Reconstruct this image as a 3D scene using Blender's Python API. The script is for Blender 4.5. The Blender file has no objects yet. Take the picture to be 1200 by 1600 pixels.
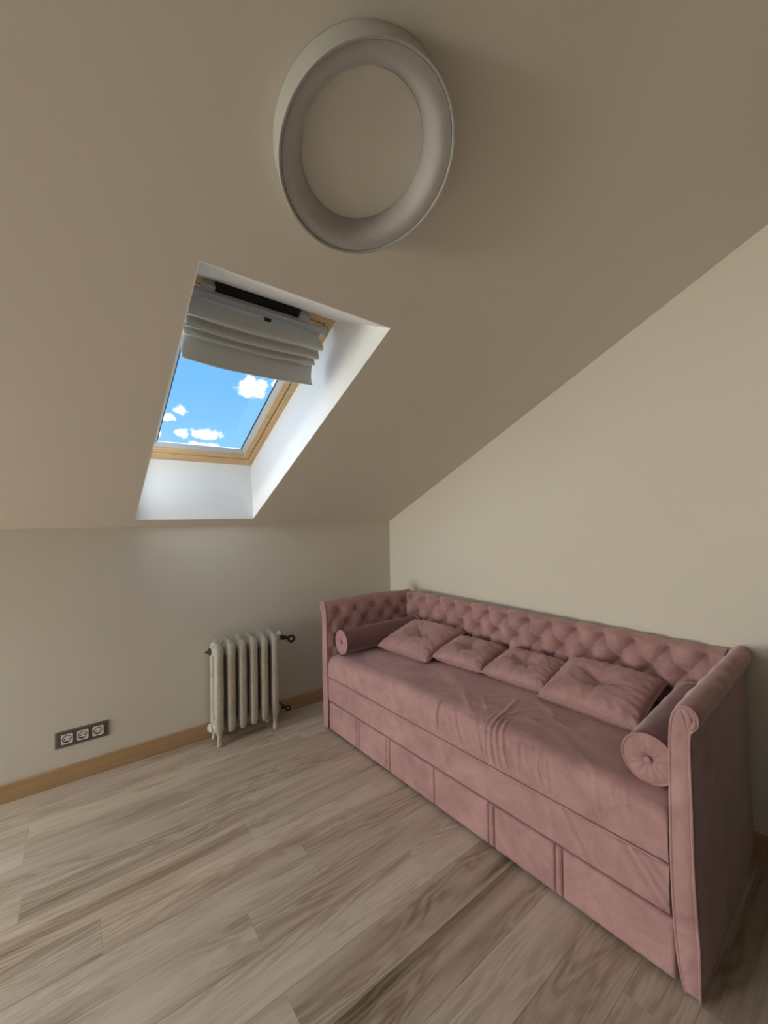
import bpy, bmesh, math, random
from mathutils import Vector, Matrix, noise

random.seed(4)
sc = bpy.context.scene
COL = sc.collection
PI = math.pi
TH = 0.4485816            # slope of the roof
CT, ST = math.cos(TH), math.sin(TH)
KNEE = 1.3185             # height of the knee wall

# ------------------------------------------------------------------ camera
cam_data = bpy.data.cameras.new('camera')
cam_data.sensor_fit = 'HORIZONTAL'
cam_data.sensor_width = 36.0
cam_data.lens = 633.2154 / 1200 * 36.0
cam_data.clip_start = 0.02
cam = bpy.data.objects.new('camera', cam_data)
COL.objects.link(cam)
_R = Vector((0.79110808, -0.611516, -0.01400643))
_U = Vector((0.00256298, -0.01958427, 0.99980492))
_F = Vector((0.61167101, 0.79098966, 0.01392597))
m = Matrix.Identity(4)
for i in range(3):
    m[i][0], m[i][1], m[i][2] = _R[i], _U[i], -_F[i]
m.translation = Vector((-2.14122436, -2.69696176, 1.35))
cam.matrix_world = m
sc.camera = cam

# ------------------------------------------------------------------ world / sky
SKY_STRENGTH = 1.22
def build_world():
    w = bpy.data.worlds.new('sky')
    sc.world = w
    w.use_nodes = True
    nt = w.node_tree
    nt.nodes.clear()
    N, L = nt.nodes.new, nt.links.new
    def math_(op, a, b=None, c=None):
        n = N('ShaderNodeMath'); n.operation = op
        for i, v in enumerate((a, b, c)):
            if v is None: continue
            if isinstance(v, (int, float)): n.inputs[i].default_value = v
            else: L(v, n.inputs[i])
        return n.outputs[0]
    geo = N('ShaderNodeNewGeometry')
    vm = N('ShaderNodeVectorMath'); vm.operation = 'SCALE'; vm.inputs[3].default_value = -1
    L(geo.outputs['Incoming'], vm.inputs[0])
    sep = N('ShaderNodeSeparateXYZ'); L(vm.outputs[0], sep.inputs[0])
    az = math_('MULTIPLY', math_('ARCTAN2', sep.outputs[0], sep.outputs[1]), 180 / PI)
    el = math_('MULTIPLY', math_('ARCSINE', sep.outputs[2]), 180 / PI)
    comb = N('ShaderNodeCombineXYZ'); L(az, comb.inputs[0]); L(el, comb.inputs[1])
    nz = N('ShaderNodeTexNoise'); nz.inputs['Scale'].default_value = 0.75
    nz.inputs['Detail'].default_value = 5; nz.inputs['Roughness'].default_value = 0.62
    L(comb.outputs[0], nz.inputs['Vector'])
    nzv = math_('SUBTRACT', nz.outputs['Fac'], 0.5)
    total = None
    for (a0, e0, ra, re, amp) in [(19.9, 17.3, 2.4, 1.55, 2.2), (22.9, 17.9, .8, .7, 2.8), (14.2, 10.95, 2.2, .8, 2.2), (11.3, 11.0, 1.0, .65, 2.6),
                                  (11.2, 13.7, .95, .6, 3.6), (9.5, 12.7, 1.1, .45, 3.6), (13.9, 9.4, 2.3, .7, 2.6), (8.3, 10.8, .8, .5, 3.0),
                                  (-20, 20, 6, 2.4, 2.6), (52, 18, 7, 2.4, 2.6)]:
        dx = math_('DIVIDE', math_('SUBTRACT', az, a0), ra)
        dy = math_('DIVIDE', math_('SUBTRACT', el, e0), re)
        d2 = math_('SQRT', math_('ADD', math_('MULTIPLY', dx, dx), math_('MULTIPLY', dy, dy)))
        v = math_('SUBTRACT', math_('ADD', 1.0, math_('MULTIPLY', nzv, amp)), d2)
        mr = N('ShaderNodeMapRange'); mr.interpolation_type = 'SMOOTHSTEP'
        mr.inputs[1].default_value = 0.0; mr.inputs[2].default_value = 0.45
        L(v, mr.inputs[0])
        total = mr.outputs[0] if total is None else math_('MAXIMUM', total, mr.outputs[0])
    ramp = N('ShaderNodeMapRange'); ramp.inputs[1].default_value = -5; ramp.inputs[2].default_value = 40
    L(el, ramp.inputs[0])
    cr = N('ShaderNodeValToRGB')
    cr.color_ramp.elements[0].color = (0.36, 0.70, 1.0, 1)
    cr.color_ramp.elements[1].color = (0.14, 0.40, 0.92, 1)
    e = cr.color_ramp.elements.new(0.5); e.color = (0.185, 0.50, 0.97, 1)
    L(ramp.outputs[0], cr.inputs[0])
    mx = N('ShaderNodeMix'); mx.data_type = 'RGBA'
    L(total, mx.inputs[0]); L(cr.outputs[0], mx.inputs[6]); mx.inputs[7].default_value = (1.15, 1.17, 1.2, 1)
    bg = N('ShaderNodeBackground'); bg.inputs[1].default_value = SKY_STRENGTH
    L(mx.outputs[2], bg.inputs[0])
    out = N('ShaderNodeOutputWorld'); L(bg.outputs[0], out.inputs[0])
build_world()
sc.world.cycles.sampling_method = 'NONE'
sc.world.cycles.sample_map_resolution = 256

# ------------------------------------------------------------------ lights
sun = bpy.data.lights.new('sun', 'SUN')
sun.energy = 20.0
sun.color = (0.94, 0.98, 1.0)
sun.angle = 0.009
sun_o = bpy.data.objects.new('sun', sun)
COL.objects.link(sun_o)
sun_o.rotation_euler = Vector((-2.2, -0.12, -1.9)).to_track_quat('-Z', 'Y').to_euler()
sun_o.location = (2, 0, 6)

# added fill light behind an invented, unseen low window in the left gable
W2 = (-1.50, -0.15, 0.06, 1.12)      # y0, y1, z0, z1
XL = -7.50                            # left wall
al = bpy.data.lights.new('gable_fill_light', 'AREA')
al.shape = 'RECTANGLE'
al.size = W2[3] - W2[2] - 0.1
al.size_y = W2[1] - W2[0] - 0.1
al.energy = 195.0
al.color = (1.0, 0.945, 0.84)
al_o = bpy.data.objects.new('gable_fill_light', al)
COL.objects.link(al_o)
al_o.location = (XL - 0.16, (W2[0] + W2[1]) / 2, (W2[2] + W2[3]) / 2)
al_o.rotation_euler = Vector((1, 0, 0)).to_track_quat('-Z', 'Y').to_euler()

# added fill light just inside an invented second roof window, left of the picture
rl = bpy.data.lights.new('roof_fill_light', 'AREA')
rl.shape = 'RECTANGLE'; rl.size = .66; rl.size_y = 1.06
rl.energy = 38.0
rl.color = (0.84, 0.93, 1.0)
rl_o = bpy.data.objects.new('roof_fill_light', rl)
COL.objects.link(rl_o)
rl_o.matrix_world = Matrix.Translation((0, 0, KNEE)) @ Matrix.Rotation(-TH, 4, 'X') @ Matrix.Translation((-4.1, -.95, .155))

sc.cycles.diffuse_bounces = 6

sc.view_settings.view_transform = 'Standard'
sc.view_settings.look = 'None'
sc.view_settings.exposure = 0.0
sc.view_settings.gamma = 1.0
sc.view_settings.use_curve_mapping = False

# ------------------------------------------------------------------ material helpers
class NB:
    def __init__(s, name):
        s.m = bpy.data.materials.new(name); s.m.use_nodes = True
        s.nt = s.m.node_tree; s.p = s.nt.nodes['Principled BSDF']; s.out = s.nt.nodes['Material Output']
    def n(s, t): return s.nt.nodes.new(t)
    def l(s, a, b): s.nt.links.new(a, b)
    def math(s, op, a, b=None):
        n = s.n('ShaderNodeMath'); n.operation = op
        for i, v in enumerate((a, b)):
            if v is None: continue
            if isinstance(v, (int, float)): n.inputs[i].default_value = v
            else: s.l(v, n.inputs[i])
        return n.outputs[0]
    def coords(s, scale, rand=False):
        tc = s.n('ShaderNodeTexCoord'); v = tc.outputs['Object']
        if rand:
            oi = s.n('ShaderNodeObjectInfo')
            c = s.n('ShaderNodeCombineXYZ')
            s.l(s.math('MULTIPLY', oi.outputs['Random'], 61.0), c.inputs[0])
            s.l(s.math('MULTIPLY', oi.outputs['Random'], 37.0), c.inputs[1])
            ad = s.n('ShaderNodeVectorMath'); ad.operation = 'ADD'
            s.l(v, ad.inputs[0]); s.l(c.outputs[0], ad.inputs[1]); v = ad.outputs[0]
        mp = s.n('ShaderNodeMapping'); mp.inputs['Scale'].default_value = scale
        s.l(v, mp.inputs[0]); return mp.outputs[0]
    def noise(s, vec, scale=1.0, detail=3, rough=.5, dist=0.0):
        n = s.n('ShaderNodeTexNoise'); n.inputs['Scale'].default_value = scale
        n.inputs['Detail'].default_value = detail; n.inputs['Roughness'].default_value = rough
        n.inputs['Distortion'].default_value = dist
        s.l(vec, n.inputs['Vector']); return n.outputs['Fac']
    def ramp(s, fac, stops):
        r = s.n('ShaderNodeValToRGB')
        while len(r.color_ramp.elements) < len(stops): r.color_ramp.elements.new(0.5)
        for e, (pos, c) in zip(r.color_ramp.elements, stops):
            e.position = pos; e.color = (c[0], c[1], c[2], 1)
        s.l(fac, r.inputs[0]); return r.outputs[0]
    def mix(s, fac, a, b, mode='MIX'):
        x = s.n('ShaderNodeMix'); x.data_type = 'RGBA'; x.blend_type = mode
        for sock, v in ((x.inputs[0], fac), (x.inputs[6], a), (x.inputs[7], b)):
            if isinstance(v, (int, float)): sock.default_value = v
            elif isinstance(v, tuple): sock.default_value = (*v, 1)
            else: s.l(v, sock)
        return x.outputs[2]
    def bump(s, h, strength=.2, dist=.01):
        b = s.n('ShaderNodeBump'); b.inputs['Strength'].default_value = strength
        b.inputs['Distance'].default_value = dist
        s.l(h, b.inputs['Height']); s.l(b.outputs[0], s.p.inputs['Normal'])
    def base(s, c):
        if isinstance(c, tuple): s.p.inputs['Base Color'].default_value = (*c, 1)
        else: s.l(c, s.p.inputs['Base Color'])
    def set(s, **k):
        for a, v in k.items(): s.p.inputs[a.replace('_', ' ')].default_value = v

def mottled(name, c, rough=.5, var=.08, scale=40, bump=.1, bdist=.002, metallic=0.0):
    b = NB(name); v = b.coords((1, 1, 1))
    f = b.noise(v, scale, 4)
    b.base(b.ramp(f, [(.3, tuple(x * (1 - var) for x in c)), (.7, tuple(min(1, x * (1 + var)) for x in c))]))
    b.set(Roughness=rough, Metallic=metallic)
    if bump: b.bump(f, bump, bdist)
    return b.m

def paint_mat(name, c):
    b = NB(name); v = b.coords((1, 1, 1))
    f = b.noise(v, 90, 5, .6); g = b.noise(v, 1.3, 3)
    b.base(b.ramp(g, [(.3, tuple(x * .985 for x in c)), (.7, tuple(x * 1.015 for x in c))]))
    b.set(Roughness=.75); b.p.inputs['Specular IOR Level'].default_value = .25
    b.bump(f, .06, .002)
    return b.m

def velvet_mat(name, c, dark):
    b = NB(name); v = b.coords((1, 1, 1))
    big = b.noise(v, 7, 6, .68, .8); fine = b.noise(v, 260, 2)
    f = b.math('ADD', b.math('MULTIPLY', big, .75), b.math('MULTIPLY', fine, .25))
    b.base(b.ramp(f, [(.30, dark), (.70, c)]))
    b.set(Roughness=.85)
    b.p.inputs['Specular IOR Level'].default_value = .15
    b.p.inputs['Sheen Weight'].default_value = .5
    b.p.inputs['Sheen Roughness'].default_value = .42
    b.p.inputs['Sheen Tint'].default_value = (1.0, .86, .90, 1)
    b.bump(fine, .12, .0015)
    return b.m

def plank_mat(name, bias, ringmix):
    b = NB(name)
    vec = b.coords((1.0, 6.5, 1.0), True)
    a = b.noise(vec, 1.0, 4, .5, .5)
    rings = b.math('ADD', b.math('MULTIPLY', b.math('SINE', b.math('MULTIPLY', a, 90.0)), .5), .5)
    fine = b.noise(b.coords((5, 190, 1), True), 1.0, 4, .6)
    streak = b.noise(b.coords((.6, 9, 1), True), 1.0, 5, .6, .9)
    streak = b.math('ADD', streak, bias)
    tone = b.ramp(streak, [(.30, (.27, .205, .155)), (.40, (.47, .385, .305)), (.52, (.63, .54, .445)), (.66, (.72, .635, .54)), (.8, (.78, .70, .61))])
    lines = b.mix(rings, (.62, .55, .48), (1.0, 1.0, 1.0))
    # the ring figure only shows in patches
    patch = b.ramp(b.noise(b.coords((1.6, 7, 1), True), 1.0, 2, .5, .3), [(.42, (0, 0, 0)), (.62, (1, 1, 1))])
    pf = b.math('MULTIPLY', patch, ringmix)
    col = b.mix(pf, tone, b.mix(1.0, tone, lines, 'MULTIPLY'))
    grain = b.ramp(fine, [(.32, (.76, .74, .71)), (.60, (1, 1, 1))])
    col = b.mix(.7, col, grain, 'MULTIPLY')
    vor = b.n('ShaderNodeTexVoronoi'); vor.inputs['Scale'].default_value = 1.0
    b.l(b.coords((1.0, 3.0, 1), True), vor.inputs['Vector'])
    kn = b.ramp(vor.outputs['Distance'], [(.016, (.16, .10, .07)), (.05, (1, 1, 1))])
    col = b.mix(.8, col, kn, 'MULTIPLY')
    oi = b.n('ShaderNodeObjectInfo')
    var = b.ramp(oi.outputs['Random'], [(0, (.88, .865, .85)), (.5, (1, 1, 1)), (1, (1.0, .96, .92))])
    b.base(b.mix(1.0, col, var, 'MULTIPLY'))
    b.set(Roughness=.40)
    b.p.inputs['Specular IOR Level'].default_value = .45
    b.bump(b.math('ADD', b.math('MULTIPLY', fine, .7), b.math('MULTIPLY', rings, .3)), .10, .0012)
    return b.m

def wood_mat(name, c, d, scale=(2, 40, 40)):
    b = NB(name)
    f = b.noise(b.coords(scale, True), 1, 5, .6, .3)
    b.base(b.ramp(f, [(.3, d), (.7, c)])); b.set(Roughness=.45); b.bump(f, .1, .001)
    return b.m

def glass_mat():
    b = NB('glass')
    b.nt.nodes.remove(b.p)
    tr = b.n('ShaderNodeBsdfTransparent'); tr.inputs[0].default_value = (.97, .985, .98, 1)
    gl = b.n('ShaderNodeBsdfGlossy'); gl.inputs['Roughness'].default_value = .02
    lw = b.n('ShaderNodeLayerWeight'); lw.inputs[0].default_value = .5
    fr5 = b.math('POWER', lw.outputs['Facing'], 5.0)
    frs = b.math('ADD', b.math('MULTIPLY', fr5, .45), .03)
    mx = b.n('ShaderNodeMixShader')
    b.l(frs, mx.inputs[0]); b.l(tr.outputs[0], mx.inputs[1]); b.l(gl.outputs[0], mx.inputs[2])
    b.l(mx.outputs[0], b.out.inputs[0])
    return b.m

def cloth_mat():
    b = NB('blind_cloth')
    f = b.noise(b.coords((300, 300, 300)), 1, 2)
    col = b.ramp(f, [(.3, (.66, .655, .61)), (.7, (.74, .735, .69))])
    b.base(col)
    b.set(Roughness=.9); b.bump(f, .1, .001)
    tr = b.n('ShaderNodeBsdfTranslucent'); b.l(col, tr.inputs[0])
    mx = b.n('ShaderNodeMixShader'); mx.inputs[0].default_value = .12
    b.l(b.p.outputs[0], mx.inputs[1]); b.l(tr.outputs[0], mx.inputs[2]); b.l(mx.outputs[0], b.out.inputs[0])
    return b.m

def radiator_mat():
    b = NB('radiator_paint')
    v = b.coords((1, 1, 1), True)
    f = b.noise(v, 55, 4, .6); g = b.noise(v, 7, 3)
    h = b.math('ADD', b.math('MULTIPLY', f, .5), b.math('MULTIPLY', g, .5))
    b.base(b.ramp(h, [(.30, (.36, .335, .265)), (.5, (.50, .475, .40)), (.72, (.60, .59, .53))]))
    b.set(Roughness=.38); b.bump(f, .35, .003)
    return b.m

M = dict(
    wall=paint_mat('wall_paint', (.70, .665, .595)),
    ceil=paint_mat('ceiling_paint', (.70, .655, .58)),
    reveal=paint_mat('reveal_paint', (.84, .85, .85)),
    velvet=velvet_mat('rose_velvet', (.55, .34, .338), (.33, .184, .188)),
    velvet_dark=velvet_mat('bolster_velvet', (.215, .115, .122), (.16, .080, .088)),  # same rose velvet, darkened for how its pile catches the light
    plank=plank_mat('laminate', .072, .7), figured=plank_mat('laminate_figured', -.012, 1.0),
    sub=mottled('subfloor', (.10, .07, .05), .9),
    oak=wood_mat('baseboard_oak', (.52, .345, .19), (.44, .28, .14)),
    pine=wood_mat('window_pine', (.72, .49, .26), (.58, .36, .165), (3, 30, 30)),
    glass=glass_mat(),
    alu=mottled('grey_aluminium', (.50, .52, .53), .4, .04, 30, .03),
    grey=mottled('grey_plastic', (.42, .44, .45), .45, .04, 30, .03),
    black=mottled('black_metal', (.018, .017, .016), .35, .3, 60, .1),
    dark=mottled('dark_gap', (.012, .010, .009), .9, .1, 20, 0),
    cloth=cloth_mat(),
    lamp=mottled('lamp_enamel', (.44, .44, .405), .55, .02, 20, .02),
    lampdisc=mottled('lamp_disc', (.80, .785, .71), .6, .02, 20, .02),
    lampring=mottled('lamp_diffuser', (.47, .455, .445), .6, .02, 20, .02),
    radiator=radiator_mat(),
    white=mottled('white_plastic', (.78, .77, .74), .35, .02, 20, .02),
    frame=mottled('outlet_frame_bronze', (.16, .135, .115), .38, .05, 60, .03, .001, .5),
    framelip=mottled('outlet_frame_lip', (.27, .245, .225), .3, .05, 60, .03, .001, .6),
    recess_shade=mottled('socket_recess', (.05, .047, .043), .6, .1, 40, 0),
    panel=mottled('bounce_absorber', (.055, .036, .026), .6, .2, 8, .1),
    brass=mottled('dark_brass', (.11, .085, .05), .45, .2, 50, .1, .001, .6),
)

# ------------------------------------------------------------------ object helpers
def mesh(name, verts, faces, mat, smooth=False):
    me = bpy.data.meshes.new(name)
    me.from_pydata([tuple(v) for v in verts], [], faces)
    me.materials.append(mat)
    bm = bmesh.new(); bm.from_mesh(me)
    bmesh.ops.recalc_face_normals(bm, faces=bm.faces)
    bm.to_mesh(me); bm.free()
    if smooth:
        for p in me.polygons: p.use_smooth = True
    me.update()
    return me

def put(name, me, parent=None, loc=(0, 0, 0), rot=(0, 0, 0)):
    o = bpy.data.objects.new(name, me)
    COL.objects.link(o)
    o.location = loc; o.rotation_euler = rot
    if parent is not None: o.parent = parent
    return o

def empty(name, loc=(0, 0, 0), rot=(0, 0, 0)):
    o = bpy.data.objects.new(name, None); COL.objects.link(o)
    o.empty_display_size = .05
    o.location = loc; o.rotation_euler = rot
    return o

def tag(o, label=None, cat=None, group=None, kind=None):
    if label: o['label'] = label
    if cat: o['category'] = cat
    if group: o['group'] = group
    if kind: o['kind'] = kind
    return o

def copy_tree(o, parent=None):
    c = o.copy(); COL.objects.link(c)
    if parent is not None: c.parent = parent
    for ch in list(o.children): copy_tree(ch, c)
    return c

def box_mesh(name, lo, hi, mat, bevel=0.0, seg=2, smooth=None):
    bm = bmesh.new()
    vs = [bm.verts.new((x, y, z)) for x in (lo[0], hi[0]) for y in (lo[1], hi[1]) for z in (lo[2], hi[2])]
    for f in ((0, 1, 3, 2), (4, 6, 7, 5), (0, 4, 5, 1), (2, 3, 7, 6), (0, 2, 6, 4), (1, 5, 7, 3)):
        bm.faces.new([vs[i] for i in f])
    bmesh.ops.recalc_face_normals(bm, faces=bm.faces)
    if bevel: bmesh.ops.bevel(bm, geom=list(bm.edges), offset=bevel, segments=seg, profile=.5, affect='EDGES')
    me = bpy.data.meshes.new(name); bm.to_mesh(me); bm.free()
    me.materials.append(mat)
    if smooth or (smooth is None and bevel and seg > 2):
        for p in me.polygons: p.use_smooth = True
    return me

def box(name, lo, hi, mat, parent=None, bevel=0.0, seg=2, smooth=None, loc=(0, 0, 0), rot=(0, 0, 0)):
    return put(name, box_mesh(name, lo, hi, mat, bevel, seg, smooth), parent, loc, rot)

def hexa(name, bottom, top, mat, parent=None):
    """eight-corner solid from two quads"""
    v = list(bottom) + list(top)
    f = [(0, 1, 2, 3), (4, 5, 6, 7), (0, 1, 5, 4), (1, 2, 6, 5), (2, 3, 7, 6), (3, 0, 4, 7)]
    return put(name, mesh(name, v, f, mat), parent)

def prism_mesh(name, poly, axis, lo, hi, mat, smooth=False):
    """poly: 2D points; axis: index of the extruded axis"""
    def P(a, b, c):
        r = [0, 0, 0]; o = [i for i in range(3) if i != axis]
        r[o[0]], r[o[1]], r[axis] = a, b, c
        return r
    n = len(poly)
    v = [P(a, b, lo) for a, b in poly] + [P(a, b, hi) for a, b in poly]
    f = [tuple(range(n)), tuple(range(n, 2 * n))] + [(i, (i + 1) % n, n + (i + 1) % n, n + i) for i in range(n)]
    return mesh(name, v, f, mat, smooth)

def tube_data(path, r, n=8, closed=False, cap=True):
    path = [Vector(p) for p in path]; k = len(path)
    vs, fs = [], []
    prev = None
    for i, p in enumerate(path):
        if closed: t = path[(i + 1) % k] - path[i - 1]
        else: t = path[min(i + 1, k - 1)] - path[max(i - 1, 0)]
        t.normalize()
        if prev is None:
            a = Vector((0, 0, 1)) if abs(t.z) < .9 else Vector((1, 0, 0))
            u = t.cross(a).normalized()
        else:
            u = (prev - t * prev.dot(t)).normalized()
        prev = u
        w = t.cross(u)
        rr = r[i] if isinstance(r, (list, tuple)) else r
        for j in range(n):
            an = 2 * PI * j / n
            vs.append(p + (u * math.cos(an) + w * math.sin(an)) * rr)
    for i in range(k if closed else k - 1):
        i2 = (i + 1) % k
        for j in range(n):
            fs.append((i * n + j, i * n + (j + 1) % n, i2 * n + (j + 1) % n, i2 * n + j))
    if not closed and cap:
        fs.append(tuple(range(n))); fs.append(tuple(range((k - 1) * n, k * n)))
    return vs, fs

def tube(name, path, r, mat, parent=None, n=8, closed=False):
    v, f = tube_data(path, r, n, closed)
    return put(name, mesh(name, v, f, mat, True), parent)

def lathe_data(prof, n=32, axis=2):
    """prof: (r, h) list; closed at r=0 ends"""
    vs, fs = [], []
    idx = []
    for r, h in prof:
        ring = []
        if r < 1e-6:
            ring = [len(vs)] * n; vs.append((0, 0, h))
        else:
            for j in range(n):
                a = 2 * PI * j / n
                ring.append(len(vs)); vs.append((r * math.cos(a), r * math.sin(a), h))
        idx.append(ring)
    for a, b in zip(idx, idx[1:]):
        for j in range(n):
            q = [a[j], a[(j + 1) % n], b[(j + 1) % n], b[j]]
            q = list(dict.fromkeys(q))
            if len(q) > 2: fs.append(tuple(q))
    if axis == 0: vs = [(h, x, y) for x, y, h in vs]
    if axis == 1: vs = [(y, h, x) for x, y, h in vs]
    return vs, fs

def lathe(name, prof, mat, parent=None, n=32, axis=2, loc=(0, 0, 0), rot=(0, 0, 0), smooth=True):
    v, f = lathe_data(prof, n, axis)
    return put(name, mesh(name, v, f, mat, smooth), parent, loc, rot)

def autosmooth(o, ang=35):
    me = o.data
    bm = bmesh.new(); bm.from_mesh(me)
    for e in bm.edges:
        if len(e.link_faces) == 2 and e.calc_face_angle(0) > math.radians(ang): e.smooth = False
    for f in bm.faces: f.smooth = True
    bm.to_mesh(me); bm.free()
    return o

def grid_faces(nu, nv, wrap_v=False):
    fs = []
    for i in range(nu - 1):
        for j in range(nv if wrap_v else nv - 1):
            j2 = (j + 1) % nv
            fs.append((i * nv + j, i * nv + j2, (i + 1) * nv + j2, (i + 1) * nv + j))
    return fs

def resample(path, step):
    out = [Vector((*path[0], 0))]
    pts = [Vector((*p, 0)) for p in path]
    # catmull-rom then even steps
    dense = []
    for i in range(len(pts) - 1):
        p0 = pts[max(i - 1, 0)]; p1 = pts[i]; p2 = pts[i + 1]; p3 = pts[min(i + 2, len(pts) - 1)]
        for k in range(24):
            t = k / 24
            dense.append(.5 * ((2 * p1) + (p2 - p0) * t + (2 * p0 - 5 * p1 + 4 * p2 - p3) * t * t + (3 * p1 - p0 - 3 * p2 + p3) * t ** 3))
    dense.append(pts[-1])
    acc = 0; last = dense[0]; out = [dense[0].copy()]
    for d in dense[1:]:
        seg = (d - last).length
        while acc + seg >= step:
            q = (step - acc) / seg
            last = last.lerp(d, q); out.append(last.copy()); seg = (d - last).length; acc = 0
        acc += seg; last = d
    if (out[-1] - dense[-1]).length > step * .3: out.append(dense[-1])
    return [(p.x, p.y) for p in out]

# ================================================================== ROOM
YF = -3.30                 # wall behind the camera
def roof_z(y): return KNEE - y * math.tan(TH)

floor = box('floor', (XL - .1, YF - .1, -.09), (.1, .1, -.012), M['sub'])
tag(floor, kind='structure')
PW, PL = .1485, 1.285
plank_me = box_mesh('plank', (0, 0, -.012), (PL - .0003, PW - .0004, 0), M['plank'], .0005, 1)
fig_me = box_mesh('plank', (0, 0, -.012), (PL - .0003, PW - .0004, 0), M['figured'], .0005, 1)
FIG = {(4, round(-1.66 % PL, 2)), (5, round(-1.78 % PL, 2))}
known = {0: -2.065, -1: -1.531, 1: -1.39, 2: -1.665, 4: -1.66, -4: -1.01, -3: -1.26, -2: -2.285, -5: -2.29, 3: -2.35, 5: -1.78, 6: -2.0}
k = -7
while True:
    ytop = -.988 - PW * k
    if ytop - PW < YF - PW: break
    if ytop - PW < 0:
        x0 = known.get(k, -1.0 - random.random() * PL)
        while x0 > XL: x0 -= PL
        y1 = min(ytop, -.001)
        x = x0
        while x < 0:
            xa, xb = max(x, XL), min(x + PL, -.0005)
            ya = max(ytop - PW, YF)
            if xb - xa > .02 and y1 - ya > .004:
                full = xa == x and abs(xb - x - PL) < 1e-6 and abs(y1 - ytop) < 1e-6 and ya == ytop - PW
                if full: put('plank', fig_me if (k, round(x0 % PL, 2)) in FIG and x > -1.9 else plank_me, floor, (xa, ya, 0))
                else: put('plank', box_mesh('plank', (0, 0, -.012), (xb - xa - .0003, y1 - ya - .0004, 0), M['figured'] if k in (4, 5) and xa < -1.0 else M['plank'], .0005, 1), floor, (xa, ya, 0))
            x += PL
    k += 1

tag(box('wall_back', (XL - .12, 0, -.012), (.12, .12, KNEE + .02), M['wall']), kind='structure')
def gable(name, x0, x1):
    poly = [(.0, -.012), (.0, KNEE), (YF, roof_z(YF)), (YF, -.012)]
    return prism_mesh(name, poly, 0, x0, x1, M['wall'])
tag(put('wall_right', gable('wall_right', 0, .12)), kind='structure')
tag(box('wall_rear', (XL - .12, YF - .12, -.012), (.12, YF, roof_z(YF) + .05), M['wall']), kind='structure')
tag(box('shade_panel_2', (XL, YF, 0), (0, YF + .03, 2.2), M['panel'], bevel=.003), kind='structure')  # unseen dark panel added to soak up bounce light behind the camera
# left gable wall with an opening for the added fill window
def left_wall():
    y0, y1, z0, z1 = W2
    bm_v, bm_f = [], []
    def solid(poly):
        n = len(poly); b = len(bm_v)
        bm_v.extend([(XL - .12, a, c) for a, c in poly]); bm_v.extend([(XL, a, c) for a, c in poly])
        bm_f.append(tuple(b + i for i in range(n))); bm_f.append(tuple(b + n + i for i in range(n)))
        for i in range(n): bm_f.append((b + i, b + (i + 1) % n, b + n + (i + 1) % n, b + n + i))
    solid([(YF, -.012), (y0, -.012), (y0, roof_z(y0)), (YF, roof_z(YF))])
    solid([(y1, -.012), (0, -.012), (0, KNEE), (y1, roof_z(y1))])
    solid([(y0, -.012), (y1, -.012), (y1, z0), (y0, z0)])
    solid([(y0, z1), (y1, z1), (y1, roof_z(y1)), (y0, roof_z(y0))])
    return put('wall_left', mesh('wall_left', bm_v, bm_f, M['wall']))
tag(left_wall(), kind='structure')
# end wall beside the near arm of the daybed (the camera stands in the wide opening next to it)
tag(put('wall_front', prism_mesh('wall_front', [(-1.2, -.012), (0, -.012), (0, roof_z(-2.60)), (-1.2, roof_z(-2.60))], 1, -2.72, -2.60, M['wall'])), kind='structure')
tag(box('shade_panel_1', (-1.1, -2.60, 0), (-.0145, -2.578, 1.0), M['panel'], bevel=.003), kind='structure')  # unseen dark panel added to keep bounce light off the near arm

tag(box('baseboard_back', (XL, -.014, 0), (-.0145, 0, .088), M['oak'], bevel=.003), kind='structure')
tag(box('baseboard_right', (-.014, YF, 0), (0, 0, .088), M['oak'], bevel=.003), kind='structure')

# ---- invented low window for the fill light, left gable, outside the picture
w2 = empty('fill_window', (XL - .06, (W2[0] + W2[1]) / 2, W2[2])); tag(w2, kind='structure')
hy = (W2[1] - W2[0]) / 2; hz = W2[3] - W2[2]
for nm, lo, hi in (('window_frame', (-.03, -hy, 0), (.03, -hy + .05, hz)), ('window_frame', (-.03, hy - .05, 0), (.03, hy, hz)),
                   ('window_frame', (-.03, -hy + .05, 0), (.03, hy - .05, .05)), ('window_frame', (-.03, -hy + .05, hz - .05), (.03, hy - .05, hz))):
    box(nm, lo, hi, M['white'], w2, .003)
box('pane', (-.004, -hy + .05, .05), (.004, hy - .05, hz - .05), M['glass'], w2)

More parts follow.
